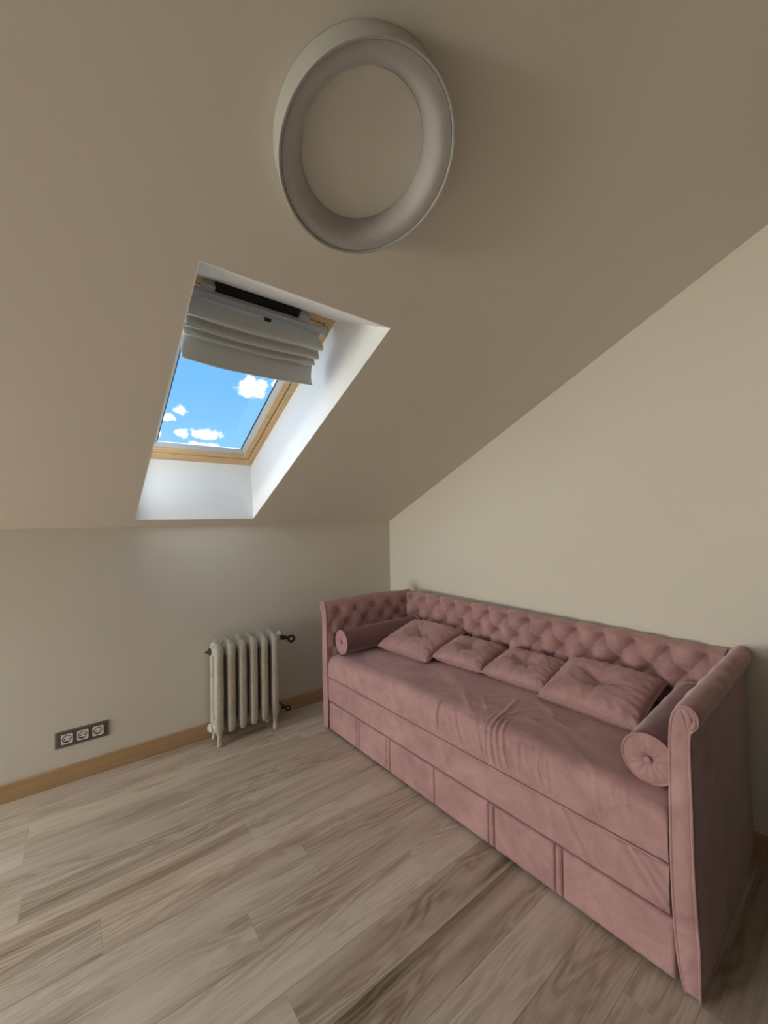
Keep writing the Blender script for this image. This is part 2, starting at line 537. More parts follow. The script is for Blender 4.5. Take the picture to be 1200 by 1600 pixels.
# ---- sloping ceiling with the opening of the roof window
SX0, SX1, S0, S1 = -1.8600, -1.1973, .0877, 1.6984
SLOPE_LOC, SLOPE_ROT = (0, 0, KNEE), (-TH, 0, 0)
RT = .003
W3 = (-4.50, -3.70, 0.35, 1.55)      # added second roof window, left of the picture: x0, x1, s0, s1
def ceiling():
    SMAX = (-YF + .1) / CT
    holes = [(SX0 - RT, SX1 + RT, S0 - RT, S1 + RT), (W3[0] - RT, W3[1] + RT, W3[2] - RT, W3[3] + RT)]
    xs = sorted([XL - .1, .1] + [h[i] for h in holes for i in (0, 1)])
    ss = sorted([0.0, SMAX] + [h[i] for h in holes for i in (2, 3)])
    nx_, ns_ = len(xs), len(ss)
    v, f = [], []
    for z in (0, .04):
        for q in ss:
            for x in xs: v.append((x, -q, z))
    def id_(i, j, kk): return kk * nx_ * ns_ + j * nx_ + i
    def solid(i, j):
        if not (0 <= i < nx_ - 1 and 0 <= j < ns_ - 1): return False
        cx, cs = (xs[i] + xs[i + 1]) / 2, (ss[j] + ss[j + 1]) / 2
        return not any(h[0] < cx < h[1] and h[2] < cs < h[3] for h in holes)
    for j in range(ns_ - 1):
        for i in range(nx_ - 1):
            if not solid(i, j): continue
            for kk in (0, 1): f.append((id_(i, j, kk), id_(i + 1, j, kk), id_(i + 1, j + 1, kk), id_(i, j + 1, kk)))
            for di, dj, a, b in ((-1, 0, (i, j), (i, j + 1)), (1, 0, (i + 1, j), (i + 1, j + 1)), (0, -1, (i, j), (i + 1, j)), (0, 1, (i, j + 1), (i + 1, j + 1))):
                if not solid(i + di, j + dj): f.append((id_(*a, 0), id_(*b, 0), id_(*b, 1), id_(*a, 1)))
    return put('ceiling', mesh('ceiling', v, f, M['ceil']), None, SLOPE_LOC, SLOPE_ROT)
tag(ceiling(), kind='structure')

# ---- second roof window, added for its fill light (outside the picture): shaft boards, frame and pane
w3 = empty('fill_roof_window', SLOPE_LOC, SLOPE_ROT); tag(w3, kind='structure')
for lo, hi in (((W3[0] - RT, -W3[3] - RT, 0), (W3[0], -W3[2] + RT, .16)), ((W3[1], -W3[3] - RT, 0), (W3[1] + RT, -W3[2] + RT, .16)),
               ((W3[0], -W3[3] - RT, 0), (W3[1], -W3[3], .16)), ((W3[0], -W3[2], 0), (W3[1], -W3[2] + RT, .16))):
    box('reveal_panel', lo, hi, M['reveal'], w3)
for lo, hi in (((W3[0], -W3[3], .13), (W3[0] + .06, -W3[2], .20)), ((W3[1] - .06, -W3[3], .13), (W3[1], -W3[2], .20)),
               ((W3[0] + .06, -W3[3], .13), (W3[1] - .06, -W3[3] + .06, .20)), ((W3[0] + .06, -W3[2] - .06, .13), (W3[1] - .06, -W3[2], .20))):
    box('frame_bar', lo, hi, M['pine'], w3, .003)
box('pane', (W3[0] + .06, -W3[3] + .06, .165), (W3[1] - .06, -W3[2] - .06, .170), M['glass'], w3)

# ---- roof window (local axes: x, y = down the slope, z = outwards)
win = empty('window_1', SLOPE_LOC, SLOPE_ROT); tag(win, kind='structure')
WD = .33                   # depth of the shaft
B0, B1 = .209, 1.428       # window frame along the slope
def P(x, s, n): return (x, -s, n)
def reveal(inner, off):
    top = [tuple(a + b for a, b in zip(q, off)) for q in inner]
    return hexa('reveal_panel', inner, top, M['reveal'], win)
WE = WD + .02
def sl(n, a, b): return a + (b - a) * n / WD
bs, ts = sl(WE, S0, B0), sl(WE, S1, B1)
reveal([P(SX1, S0, 0), P(SX1, S1, 0), P(SX1, ts, WE), P(SX1, bs, WE)], (RT, 0, 0))
reveal([P(SX0, S0, 0), P(SX0, S1, 0), P(SX0, ts, WE), P(SX0, bs, WE)], (-RT, 0, 0))
reveal([P(SX0 - RT, S0, 0), P(SX1 + RT, S0, 0), P(SX1 + RT, bs, WE), P(SX0 - RT, bs, WE)], P(0, -RT, 0))
reveal([P(SX0 - RT, S1, 0), P(SX1 + RT, S1, 0), P(SX1 + RT, ts, WE), P(SX0 - RT, ts, WE)], P(0, RT, 0))
def slab(name, x0, x1, s0, s1, n0, n1, mat, parent=win, bevel=.002):
    return box(name, (x0, -s1, n0), (x1, -s0, n1), mat, parent, bevel)
FW = .036                  # outer frame
fx0, fx1 = SX0, SX1
fb, ft = .272, 1.398
E2 = .05
slab('frame_bar', fx1 - FW, fx1 + E2, B0 - E2, B1 + E2, WD, WD + .085, M['pine'])
slab('frame_bar', fx0 - E2, fx0 + FW, B0 - E2, B1 + E2, WD, WD + .085, M['pine'])
slab('frame_bar', fx0 + FW, fx1 - FW, B0 - E2, fb, WD, WD + .085, M['pine'])
slab('frame_bar', fx0 + FW, fx1 - FW, ft, B1 + E2, WD, WD + .085, M['pine'])
GAP = .006
sx0, sx1, sb, st = fx0 + FW + GAP, fx1 - FW - GAP, fb + GAP, ft - GAP
slab('frame_seal', fx0 + FW - .001, fx0 + FW + GAP + .02, fb, ft, WD + .03, WD + .05, M['dark'], win, 0)
slab('frame_seal', fx1 - FW - GAP - .02, fx1 - FW + .001, fb, ft, WD + .03, WD + .05, M['dark'], win, 0)
slab('frame_seal', fx0 + FW, fx1 - FW, fb - .001, fb + GAP + .02, WD + .031, WD + .051, M['dark'], win, 0)
slab('frame_seal', fx0 + FW, fx1 - FW, ft - GAP - .02, ft + .001, WD + .031, WD + .051, M['dark'], win, 0)
SWD = .034
sash = slab('sash', sx1 - SWD, sx1, sb, st, WD + .002, WD + .045, M['pine'])
slab('sash', sx0, sx0 + SWD, sb, st, WD + .002, WD + .045, M['pine'])
slab('sash', sx0 + SWD, sx1 - SWD, sb, sb + .042, WD + .002, WD + .045, M['pine'])
slab('sash', sx0 + SWD, sx1 - SWD, st - .05, st, WD + .002, WD + .045, M['pine'])
# sloping grey glazing beads and the pane
gx0, gx1, gb, gt = sx0 + SWD, sx1 - SWD, sb + .042, st - .05
BW = .020
def bead(a, b, c, d):
    return hexa('glazing_bead', [a, b, P(b[0], -b[1], WD + .036), P(a[0], -a[1], WD + .036)],
                [d, c, P(c[0], -c[1], WD + .036), P(d[0], -d[1], WD + .036)], M['alu'], win)
zi, zo = WD + .012, WD + .030
bead(P(gx1, gb, zi), P(gx1, gt, zi), P(gx1 - BW, gt - BW, zo), P(gx1 - BW, gb + BW, zo))
bead(P(gx0, gb, zi), P(gx0, gt, zi), P(gx0 + BW, gt - BW, zo), P(gx0 + BW, gb + BW, zo))
bead(P(gx0, gb, zi), P(gx1, gb, zi), P(gx1 - BW, gb + BW, zo), P(gx0 + BW, gb + BW, zo))
bead(P(gx0, gt, zi), P(gx1, gt, zi), P(gx1 - BW, gt - BW, zo), P(gx0 + BW, gt - BW, zo))
for xx in (gx1 - BW - .005, gx0 + BW + .001):
    slab('spacer_bar', xx, xx + .004, gb + BW, gt - BW, zo - .001, zo + .004, M['black'], win, 0)
slab('pane', gx0, gx1, gb, gt, WD + .034, WD + .038, M['glass'], win, 0)
# ventilation flap at the head of the sash
slab('vent_slot', -1.715, -1.372, 1.388, 1.432, .316, .333, M['dark'], win, 0)
slab('vent_flap', -1.70, -1.385, 1.384, 1.392, .308, .330, M['grey'])
for xx in (-1.738, -1.352):
    slab('vent_bracket', xx - .022, xx + .022, 1.384, 1.426, .298, .334, M['grey'], win, .004)

# ================================================================== ROMAN BLIND
bl = empty('roman_blind', SLOPE_LOC, SLOPE_ROT)
tag(bl, 'grey fabric roman blind half lowered over the roof window', 'blind')
slab('head_rail', -1.812, -1.236, 1.372, 1.400, .285, .312, M['alu'], bl, .003)
slab('rail_clip', -1.512, -1.486, 1.352, 1.374, .282, .300, M['black'], bl, .003)
slab('rail_end_cap', -1.236, -1.231, 1.370, 1.402, .283, .314, M['grey'], bl, .001)
slab('rail_end_cap', -1.817, -1.812, 1.370, 1.402, .283, .314, M['grey'], bl, .001)
bp = [(1.362, .300), (1.358, .270), (1.364, .235), (1.368, .208), (1.360, .200), (1.342, .214), (1.330, .236), (1.322, .228), (1.318, .204), (1.309, .196),
      (1.296, .212), (1.288, .232), (1.280, .224), (1.277, .203), (1.269, .197), (1.258, .208), (1.250, .224), (1.240, .204), (1.225, .168), (1.210, .134)]
prof = resample(bp, .004)
nx = 60
v = []
X0, X1 = -1.806, -1.262
for i in range(nx):
    t = i / (nx - 1); x = X0 + (X1 - X0) * t
    for j, (s, n) in enumerate(prof):
        q = j / (len(prof) - 1)
        sag = .014 * math.sin(PI * t) * min(1, q * 2)
        wz = noise.noise(Vector((x * 7, s * 20, n * 20))) * .006 * q
        pucker = .006 * math.exp(-((t - .93) / .04) ** 2) * math.sin(j * .9) * (1 if .3 < q < .8 else 0)
        xx = x + (.004 * math.sin(q * 19) * q if t > .97 or t < .03 else 0)
        v.append((xx, -(s - sag * .4 + wz * .6), n - sag * .55 + wz + pucker))
fab = put('blind_fabric', mesh('blind_fabric', v, grid_faces(nx, len(prof)), M['cloth'], True), bl)
sol = fab.modifiers.new('thick', 'SOLIDIFY'); sol.thickness = .003
bar = tube('bottom_bar', [(X0 + (X1 - X0) * t / 20, -(1.2115 - .0056 * math.sin(PI * t / 20)), .1375 - .0077 * math.sin(PI * t / 20)) for t in range(21)], .0045, M['cloth'], bl, 8)

# ================================================================== CEILING LAMP
LX, LS = -1.5828, 2.1183
lamp_rot = SLOPE_ROT
lp = Vector((LX, -LS * CT, KNEE + LS * ST))
lamp = empty('ceiling_lamp', lp, lamp_rot)
tag(lamp, 'round white ring-shaped lamp mounted on the sloping ceiling', 'ceiling lamp')
lathe('lamp_shell', [(.2115, -.001), (.2115, -.0655), (.2105, -.067), (.2060, -.067), (.2050, -.066), (.2050, -.001)], M['lamp'], lamp, 96, smooth=False)
autosmooth(bpy.data.objects['lamp_shell'], 50)
ring_prof = [(.2045, -.060)] + [(.2035, -.0625)]
for i in range(1, 25):
    a = i / 24
    r = .2035 - (.2035 - .1505) * a
    ring_prof.append((r, -.0625 + .054 * a ** 4.0))
autosmooth(lathe('diffuser_ring', ring_prof, M['lampring'], lamp, 96), 60)
lathe('center_disc', [(0, -.0095), (.150, -.0095), (.150, -.001)], M['lampdisc'], lamp, 96, smooth=False)

# ================================================================== RADIATOR
rad = empty('radiator', (-1.2675, -.105, 0))
tag(rad, 'old cast-iron column radiator with speckled cream paint below the window', 'radiator')
PITCH = .0694
def section_mesh(feet):
    bm_v, bm_f = [], []
    def add(vs, fs):
        b = len(bm_v); bm_v.extend(vs); bm_f.extend(tuple(b + i for i in f) for f in fs)
    # two columns: flattened tubes, front and back
    for sgn in (-1, 1):
        yc = sgn * .047
        rows = [(.066, .010, .012, 0), (.072, .018, .022, 0), (.10, .0235, .026, 0), (.20, .0240, .0255, 0), (.40, .0240, .0255, 0), (.515, .0240, .0255, 0), (.535, .0265, .029, 0), (.560, .0275, .030, -.002 * sgn), (.580, .0260, .028, -.007 * sgn), (.596, .020, .021, -.014 * sgn), (.605, .010, .010, -.020 * sgn)]
        if feet:
            rows = [(.0, .0135, .0135, .010 * sgn), (.006, .0150, .0150, .010 * sgn), (.022, .0140, .014, .008 * sgn), (.034, .0115, .0115, .006 * sgn), (.055, .0125, .0135, .004 * sgn), (.080, .017, .020, 0)] + rows[2:]
        n = 16; vs = []
        for z, rx, ry, dy in rows:
            for j in range(n):
                a = 2 * PI * j / n
                ca, sa = math.cos(a), math.sin(a)
                e = .5 if z < .52 else .8
                vs.append((rx * math.copysign(abs(ca) ** e, ca), yc + dy + ry * math.copysign(abs(sa) ** e, sa), z))
        fs = grid_faces(len(rows), n, True) + [tuple(range(n)), tuple(range((len(rows) - 1) * n, len(rows) * n))]
        add(vs, fs)
    # web between columns + hubs (bulging bosses at top and bottom)
    for zc, rz in ((.556, .040), (.098, .034)):
        vs, fs = lathe_data([(0, -PITCH / 2), (.021, -PITCH / 2), (.026, -.030), (.034, -.020), (.040, -.008), (.040, .008), (.034, .020), (.026, .030), (.021, PITCH / 2), (0, PITCH / 2)], 20, 0)
        vs = [(x, y * 1.55 if abs(x) < .024 else y, zc + z) for x, y, z in vs]
        add(vs, fs)
    b = len(bm_v)
    for x in (-.011, .011):
        for y in (-.04, .04):
            for z in (.085, .56): bm_v.append((x, y, z))
    bm_f.extend(tuple(b + i for i in f) for f in ((0, 1, 3, 2), (4, 6, 7, 5), (0, 4, 5, 1), (2, 3, 7, 6), (0, 2, 6, 4), (1, 5, 7, 3)))
    # slanting top ridge that joins the two columns
    vs = []
    rows = [(-.052, .576, .014), (-.035, .598, .017), (-.012, .606, .018), (.012, .606, .018), (.035, .602, .014), (.050, .618, .006), (.058, .622, .002)]
    n = 12
    for y, z, r in rows:
        for j in range(n):
            a = 2 * PI * j / n
            vs.append((r * math.cos(a), y, z - r * .5 + r * .62 * math.sin(a)))
    add(vs, grid_faces(len(rows), n, True) + [tuple(range(n)), tuple(range((len(rows) - 1) * n, len(rows) * n))])
    return mesh('section', bm_v, bm_f, M['radiator'], True)
sec_plain, sec_feet = section_mesh(False), section_mesh(True)
for i in range(6):
    put('section', sec_feet if i in (0, 5) else sec_plain, rad, ((i - 2.5) * PITCH, 0, 0))
xe = 3 * PITCH
# plugs at the left end
autosmooth(lathe('end_plug', [(0, -.030), (.007, -.030), (.009, -.012), (.022, -.010), (.022, .002), (0, .002)], M['brass'], rad, 6, 0, (-xe, 0, .556)))
autosmooth(lathe('end_plug', [(0, -.018), (.014, -.018), (.017, -.010), (.027, -.008), (.027, .002), (0, .002)], M['white'], rad, 8, 0, (-xe, 0, .098)))
# valves at the right end: nipple, body, ring handle, pipe into the wall
def valve(z, s, lab):
    vb = put('valve', None, rad) if False else None
    nip = autosmooth(lathe('nipple', [(0, -.002), (.024, -.002), (.024, .008), (.016, .010), (.016, .022), (0, .022)], M['radiator'], rad, 8, 0, (xe, 0, z)))
    body = tube('valve_body', [(xe + .018, 0, z), (xe + .035 * s, -.002, z - .002), (xe + .050 * s, -.004, z - .004), (xe + .070 * s, -.008, z - .007), (xe + .088 * s, -.014, z - .012)],
                [.014, .0135, .016, .012, .013], M['black'], rad, 12)
    pts = []
    c = Vector((xe + .098 * s, -.020, z - .016))
    for i in range(24):
        a = 2 * PI * i / 24
        u = Vector((.92, -.39, 0))
        pts.append(c + (u * math.cos(a) + Vector((0, 0, 1)) * math.sin(a)) * .019 * s)
    v_, f_ = tube_data(pts, .0085 * s, 10, True)
    put('ring_handle', mesh('ring_handle', v_, f_, M['black'], True), body)
    tube('pipe', [(xe + .062 * s, .0, z - .006), (xe + .064 * s, .03, z - .008), (xe + .066 * s, .105 - (.014 if z < .09 else 0), z - .009)], .009, M['black'], body, 10)
valve(.556, 1.0, '')
valve(.098, .72, '')
lathe('valve_cap', [(0, .0), (.017, .0), (.019, .006), (.016, .020), (.009, .027), (0, .029)], M['white'], rad, 16, 2, (xe + .020, .004, .572))

# ================================================================== SOCKETS
out = empty('socket_outlet', (-2.0935, 0, .2265))
tag(out, 'triple wall socket in a dark metallic frame above the baseboard', 'socket')
box('frame_plate', (-.1155, -.0042, -.0425), (.1155, 0, .0425), M['framelip'], out, .0015, 3)
box('frame_face', (-.108, -.0050, -.0365), (.108, -.002, .0365), M['frame'], out, .0006, 1)
sq = .0245
for dx in (-.0660, 0, .0660):
    # square insert with a round well
    n = 32; vs = []; fs = []
    for j in range(n):
        a = 2 * PI * (j + .5) / n; c, s_ = math.cos(a), math.sin(a); k_ = sq / max(abs(c), abs(s_))
        vs.append((c * k_, -.0105, s_ * k_))
    for r, y in ((.0205, -.0105), (.0195, -.0052), (0, -.0052)):
        for j in range(n):
            a = 2 * PI * (j + .5) / n; vs.append((math.cos(a) * r, y, math.sin(a) * r))
    for j in range(n):
        a = 2 * PI * (j + .5) / n; c, s_ = math.cos(a), math.sin(a); k_ = sq / max(abs(c), abs(s_))
        vs.append((c * k_, -.003, s_ * k_))
    for a, b in ((0, 1), (1, 2), (0, 4)):
        for j in range(n): fs.append((a * n + j, a * n + (j + 1) % n, b * n + (j + 1) % n, b * n + j))
    so = put('socket', mesh('socket', vs, fs, M['white']), out, (dx, 0, 0))
    # dark disc that paints in the well's shadow, light centre block, pin holes and earth clips
    lathe('well', [(.0194, 0), (.0194, .0002), (0, .0002)], M['recess_shade'], so, 32, 1, (0, -.0058, 0))
    bl_ = prism_mesh('pin_block', [(-.0165, -.006), (-.008, -.0115), (-.003, -.0115), (0, -.0075), (.003, -.0115), (.008, -.0115), (.0165, -.006), (.0165, .006), (.008, .015), (-.008, .015), (-.0165, .006)], 1, -.0088, -.0055, M['white'])
    put('pin_block', bl_, so)
    for px in (-.0095, .0095):
        lathe('pin_hole', [(.0032, 0), (.0032, .0003), (0, .0003)], M['recess_shade'], so, 12, 1, (px, -.0092, 0))
    for pz in (-.0160, .0165):
        box('earth_clip', (-.002, -.0085, pz - .0022), (.002, -.004, pz + .0022), M['framelip'], so)

# ================================================================== DAYBED  (local: x along the bed, y towards the wall)
DB_LOC = (-.846784, -.362267, 0)
DB_ROT = (0, 0, math.atan2(-.99937, .03556))
LEN = 1.9636
bed = empty('daybed', DB_LOC, DB_ROT)
tag(bed, 'dusty rose velvet daybed with button-tufted back and drawers', 'daybed')
VEL = M['velvet']

def tuft(x, z, P_, x0, z1, Q, rows=9):
    a = (x - x0) / P_; b = (z1 - z) / Q
    if b < 0: c = abs(math.sin(PI * a)) ** .7
    else: c = (abs(math.sin(PI * (a + b / 2))) * abs(math.sin(PI * (a - b / 2)))) ** .35
    best = 9
    for row in (math.floor(b), math.floor(b) + 1):
        if row < 0: row = 0
        off = .5 if row % 2 else 0
        aa = round(a - off) + off
        best = min(best, math.hypot((a - aa) * P_, (b - row) * Q))
    return c, best

# ---- backrest
P_B, X0_B, Z1_B, Q_B = .135, .2185, .757, .0925
path = resample([(.730, .36), (.730, .50), (.730, .62), (.730, .72), (.730, .755), (.730, .780), (.740, .794), (.752, .797), (.764, .792), (.769, .775), (.770, .70), (.770, .40), (.770, .06)], .0065)
xs = [.050 + (1.902 - .050) * i / 330 for i in range(331)]
v = []
for x in xs:
    for j, (y, z) in enumerate(path):
        dy = dz = 0
        if y < .752 and z > .4:
            c, r = tuft(x, z, P_B, X0_B, Z1_B, Q_B)
            top = 1 - max(0, min(1, (z - .757) / .045))
            h = .052 * (1 - math.exp(-(r / .023) ** 1.1)) + .036 * c - .028
            w = noise.noise(Vector((x * 38, z * 38, 3))) * .0012
            if z > Z1_B: h = h * (.35 + .65 * top ** .6) + .010 * (1 - top)
            dy = -(h + w) * (1 if z < .78 else max(0, (.752 - y) / .022))
            if z > .775: dz = -.006 * (1 - c) 
        elif z > .77:
            c, r = tuft(x, .79, P_B, X0_B, Z1_B, Q_B)
            dz = -.006 * (1 - c)
        v.append((x, y + dy, z + dz))
back = put('backrest', mesh('backrest', v, grid_faces(len(xs), len(path)) + [tuple(range(len(path))), tuple(range((len(xs) - 1) * len(path), len(xs) * len(path)))], VEL, True), bed)
autosmooth(back, 75)
bprof = [(0, -.0055), (.004, -.0052), (.0075, -.0035), (.0092, 0), (.0085, .003), (0, .003)]
bv, bf = lathe_data(bprof, 12, 1)
button_me = mesh('button', bv, bf, VEL, True)
for row in range(4):
    off = .5 if row % 2 else 0
    for i in range(13 if row % 2 == 0 else 12):
        put('button', button_me, back, (X0_B + (i + off) * P_B, .751, Z1_B - row * Q_B))

# ---- arms
near_prof = [(1.924, .006), (1.911, .06), (1.902, .155), (1.897, .30), (1.896, .41), (1.897, .55), (1.898, .64), (1.899, .70), (1.902, .747), (1.910, .782), (1.926, .806), (1.945, .813), (1.963, .806), (1.974, .788),
             (1.975, .768), (1.968, .750), (1.958, .738), (1.9545, .72), (1.954, .64), (1.956, .50), (1.957, .345), (1.962, .22), (1.965, .155), (1.9655, .08), (1.965, .006)]
def far_prof():
    out_ = []
    for x, z in near_prof:
        x2 = 1.9655 - x
        out_.append((x2 - .022 * min(1, z / .33) - .004 * max(0, z - .33) / .45, z))
    return out_
def build_arm(prof, inner_sign, row_y, foot_tag):
    path = resample(prof, .0075)
    npth = len(path)
    # index of the crest splits inner from outer face
    top_i = max(range(npth), key=lambda i: path[i][1])
    ys = [.004, .006, .010, .016] + [.024 + (.770 - .024) * i / 96 for i in range(97)]
    v = []
    for yi, y in enumerate(ys):
        ins = (.0045, .0028, .001, .0002)[yi] if yi < 4 else 0
        for i, (x, z) in enumerate(path):
            a, b = path[max(i - 1, 0)], path[min(i + 1, npth - 1)]
            t = Vector((b[0] - a[0], b[1] - a[1])).normalized()
            nrm = Vector((-t.y, t.x)) * inner_sign       # outward normal of the profile
            d = -ins
            if i <= top_i + 2 and z > .42:
                c, r = tuft(y, z, .145, .087, .735, .085)
                fade = min(1, max(0, (y - .012) / .05)) * min(1, max(0, (z - .42) / .06))
                top = max(0, min(1, (z - .735) / .075))
                h = .030 * (1 - math.exp(-(r / .030) ** 1.2)) + .013 * c - .030
                d += h * fade * (1 - .8 * top)
            elif i > top_i:
                d += noise.noise(Vector((y * 6, z * 4, 7.7))) * .003
                if z > .735: d += noise.noise(Vector((y * 22, z * 10, 1.7))) * .003
            drop = .016 * max(0, min(1, (y - .45) / .25)) * max(0, min(1, (z - .60) / .2)) if inner_sign < 0 else 0
            v.append((x + nrm.x * d, y, z + nrm.y * d - drop))
    fs = grid_faces(len(ys), npth)
    fs += [(k2 * npth, k2 * npth + npth - 1, (k2 + 1) * npth + npth - 1, (k2 + 1) * npth) for k2 in range(len(ys) - 1)]
    fs += [tuple(range(npth)), tuple(range((len(ys) - 1) * npth, len(ys) * npth))]
    arm = put('armrest', mesh('armrest', v, fs, VEL, True), bed)
    autosmooth(arm, 70)
    # front panel inside the piping
    def inset(d):
        res = []
        for i, (x, z) in enumerate(path):
            a, b = path[max(i - 1, 0)], path[min(i + 1, npth - 1)]
            t = Vector((b[0] - a[0], b[1] - a[1])).normalized()
            nrm = Vector((-t.y, t.x)) * inner_sign
            res.append((x - nrm.x * d, z - nrm.y * d))
        return res
    p1, p2 = inset(.007), inset(.012)
    vv = [(x, .006, max(z, .008)) for x, z in p1] + [(x, -.001, max(z, .010)) for x, z in p1] + [(x, -.0045, max(z, .014)) for x, z in p2]
    ff = grid_faces(3, npth) + [tuple(range(2 * npth, 3 * npth)), (0, npth - 1, 2 * npth - 1, npth), (npth, 2 * npth - 1, 3 * npth - 1, 2 * npth)]
    pan = put('front_panel', mesh('front_panel', vv, ff, VEL, True), arm); autosmooth(pan, 50)
    p3 = inset(.0045)
    tube('piping', [(x, .000, max(z, .006)) for x, z in p3], .0042, VEL, arm, 8)
    # gathered folds on the scroll
    cx, cz = (1.9655 - 1.941 - .026, .764) if inner_sign < 0 else (1.941, .764)
    sg = 1 if inner_sign > 0 else -1
    def fold(p0, p1_, w):
        pts = []; rs = []
        for i in range(13):
            t = i / 12
            q = Vector(p0).lerp(Vector(p1_), t)
            bow = math.sin(PI * t)
            pts.append((cx + sg * (q.x + w * .5 * bow), -.0045 - .0015 * bow, cz + q.y)); rs.append(max(.0012, abs(w) * bow))
        vv_, ff_ = tube_data(pts, rs, 8)
        vv_ = [Vector((a.x, -.0045 + (a.y + .0045) * .45, a.z)) for a in vv_]
        put('scroll_fold', mesh('scroll_fold', vv_, ff_, VEL, True), arm)
    fold((-.010, .034, 0), (.006, -.022, 0), -.0085)
    fold((.004, .036, 0), (.006, -.018, 0), .0085)
    fold((.024, .014, 0), (.008, -.022, 0), .0065)
    for row in range(3):
        off = .5 if row % 2 else 0
        for i in range(5 if row % 2 == 0 else 4):
            y = .087 + (i + off) * .145; z = .735 - row * .085
            xi = min(path[:top_i + 1], key=lambda q: abs(q[1] - z))[0]
            put('button', button_me, arm, (xi + (.012 if inner_sign > 0 else -.012), y, z), (0, 0, -PI / 2 if inner_sign > 0 else PI / 2))
    return arm
# inner_sign: profile runs inner bottom -> top -> outer bottom; sign makes normals point outwards
build_arm(near_prof, 1, None, '')
build_arm(far_prof(), -1, None, '')

# ---- mattress with its creases
ridges = [((1.27, .36), (1.46, .24), .016, .005),
          ((1.33, .38), (1.44, .22), .013, .004), ((1.46, .18), (1.60, .06), .018, .003), ((.95, .22), (1.15, .10), .02, .003), ((.80, .30), (1.00, .20), .03, .003), ((1.40, .28), (1.55, .33), .014, .004), ((1.22, .17), (1.18, .05), .012, .004)]
_rg = random.Random(11)
for _k in range(46):
    _u = .78 + 1.0 * _rg.random()
    _t = _rg.uniform(-.012, .030)
    _e = math.exp(-((_u - 1.30) / .36) ** 2)
    ridges.append(((_u, _rg.uniform(.0, .035)), (_u + _t, -_rg.uniform(.05, .118)), _rg.uniform(.0045, .0075), _rg.uniform(.0025, .0050) * (.25 + .75 * _e)))
for _a, _b, _w, _m in (((1.265, .13), (1.300, -.115), .0075, .011), ((1.285, .10), (1.335, -.118), .0065, .009), ((1.310, .09), (1.372, -.115), .0065, .008), ((1.245, .09), (1.262, -.10), .006, .006),
                       ((1.27, .12), (1.235, .27), .010, .008), ((1.285, .12), (1.33, .25), .009, .007), ((1.30, .10), (1.42, .235), .010, .006), ((1.42, .235), (1.53, .20), .009, .005), ((1.40, .24), (1.50, .29), .009, .004),
                       ((1.33, .17), (1.46, .15), .014, .004), ((1.02, .16), (1.16, .04), .012, .004), ((1.10, .20), (1.22, .08), .010, .004), ((1.55, .12), (1.68, .03), .013, .004)):
    ridges.append((_a, _b, _w, _m))
def seg_dist(px, py, a, b):
    dx, dy = b[0] - a[0], b[1] - a[1]
    t = max(0, min(1, ((px - a[0]) * dx + (py - a[1]) * dy) / (dx * dx + dy * dy)))
    return math.hypot(px - a[0] - dx * t, py - a[1] - dy * t), t
MT = .488
mp = [(.030, .336), (.006, .337), (.0015, .345), (.0, .37), (.0, .41), (.002, .438), (.010, .462), (.026, .479), (.052, .487), (.10, MT), (.30, MT + .002), (.50, MT + .002), (.66, MT), (.716, .482)]
path = resample(mp, .006)
cum = [0]
for a, b in zip(path, path[1:]): cum.append(cum[-1] + math.hypot(b[0] - a[0], b[1] - a[1]))
corner = min(range(len(path)), key=lambda i: abs(path[i][0] - .010) + abs(path[i][1] - .462))
xs = [.050 + (1.893 - .050) * i / 640 for i in range(641)]
v = []
for x in xs:
    e = min((x - .050), (1.893 - x))
    near_r = [q for q in ridges if min(q[0][0], q[1][0]) - 3 * q[2] <= x <= max(q[0][0], q[1][0]) + 3 * q[2]]
    endr = 0 if e > .03 else (1 - math.sqrt(max(0, 1 - ((.03 - e) / .03) ** 2))) * .022
    for i, (y, z) in enumerate(path):
        a, b = path[max(i - 1, 0)], path[min(i + 1, len(path) - 1)]
        t = Vector((b[0] - a[0], b[1] - a[1])).normalized(); nrm = Vector((-t.y, t.x))
        s = cum[i] - cum[corner]           # <0 on the front, >0 on the top
        d = noise.noise(Vector((x * 3, s * 5, 1))) * .004
        mask = math.exp(-((x - 1.25) / .42) ** 2)
        if s < .02:
            g = .55 - 1.6 * abs(noise.noise(Vector((x * 30 + s * 14, s * 3, 2.2)))) + .5 * noise.noise(Vector((x * 60 + s * 20, s * 4, 6.1)))
            d += g * .0065 * mask * min(1, max(0, (s + .125) / .05))
        else:
            d += noise.noise(Vector((x * 9 + s * 10, s * 7, 5.5))) * .003 * math.exp(-((s - .1) / .2) ** 2)
        for a_, b_, w, amp in near_r:
            dd, tt = seg_dist(x, s, a_, b_)
            if dd > 3 * w: continue
            d += amp * math.exp(-(dd / w) ** 2) * (math.sin(PI * min(1, max(0, .08 + .86 * tt))) ** .6)
        seamy = min(1, max(0, (z - .337) / .02)) if s < 0 else 1
        d *= seamy
        dz = (.014 * math.sin(PI * min(1, max(0, (x - .05) / 1.84))) + .012 * (x - .95)) * (1 if s > 0 else max(0, (z - .40) / .062))
        v.append((x, y + nrm.x * d, z + nrm.y * d + dz - endr * (1 if s > -.03 else 0)))
np_ = len(path)
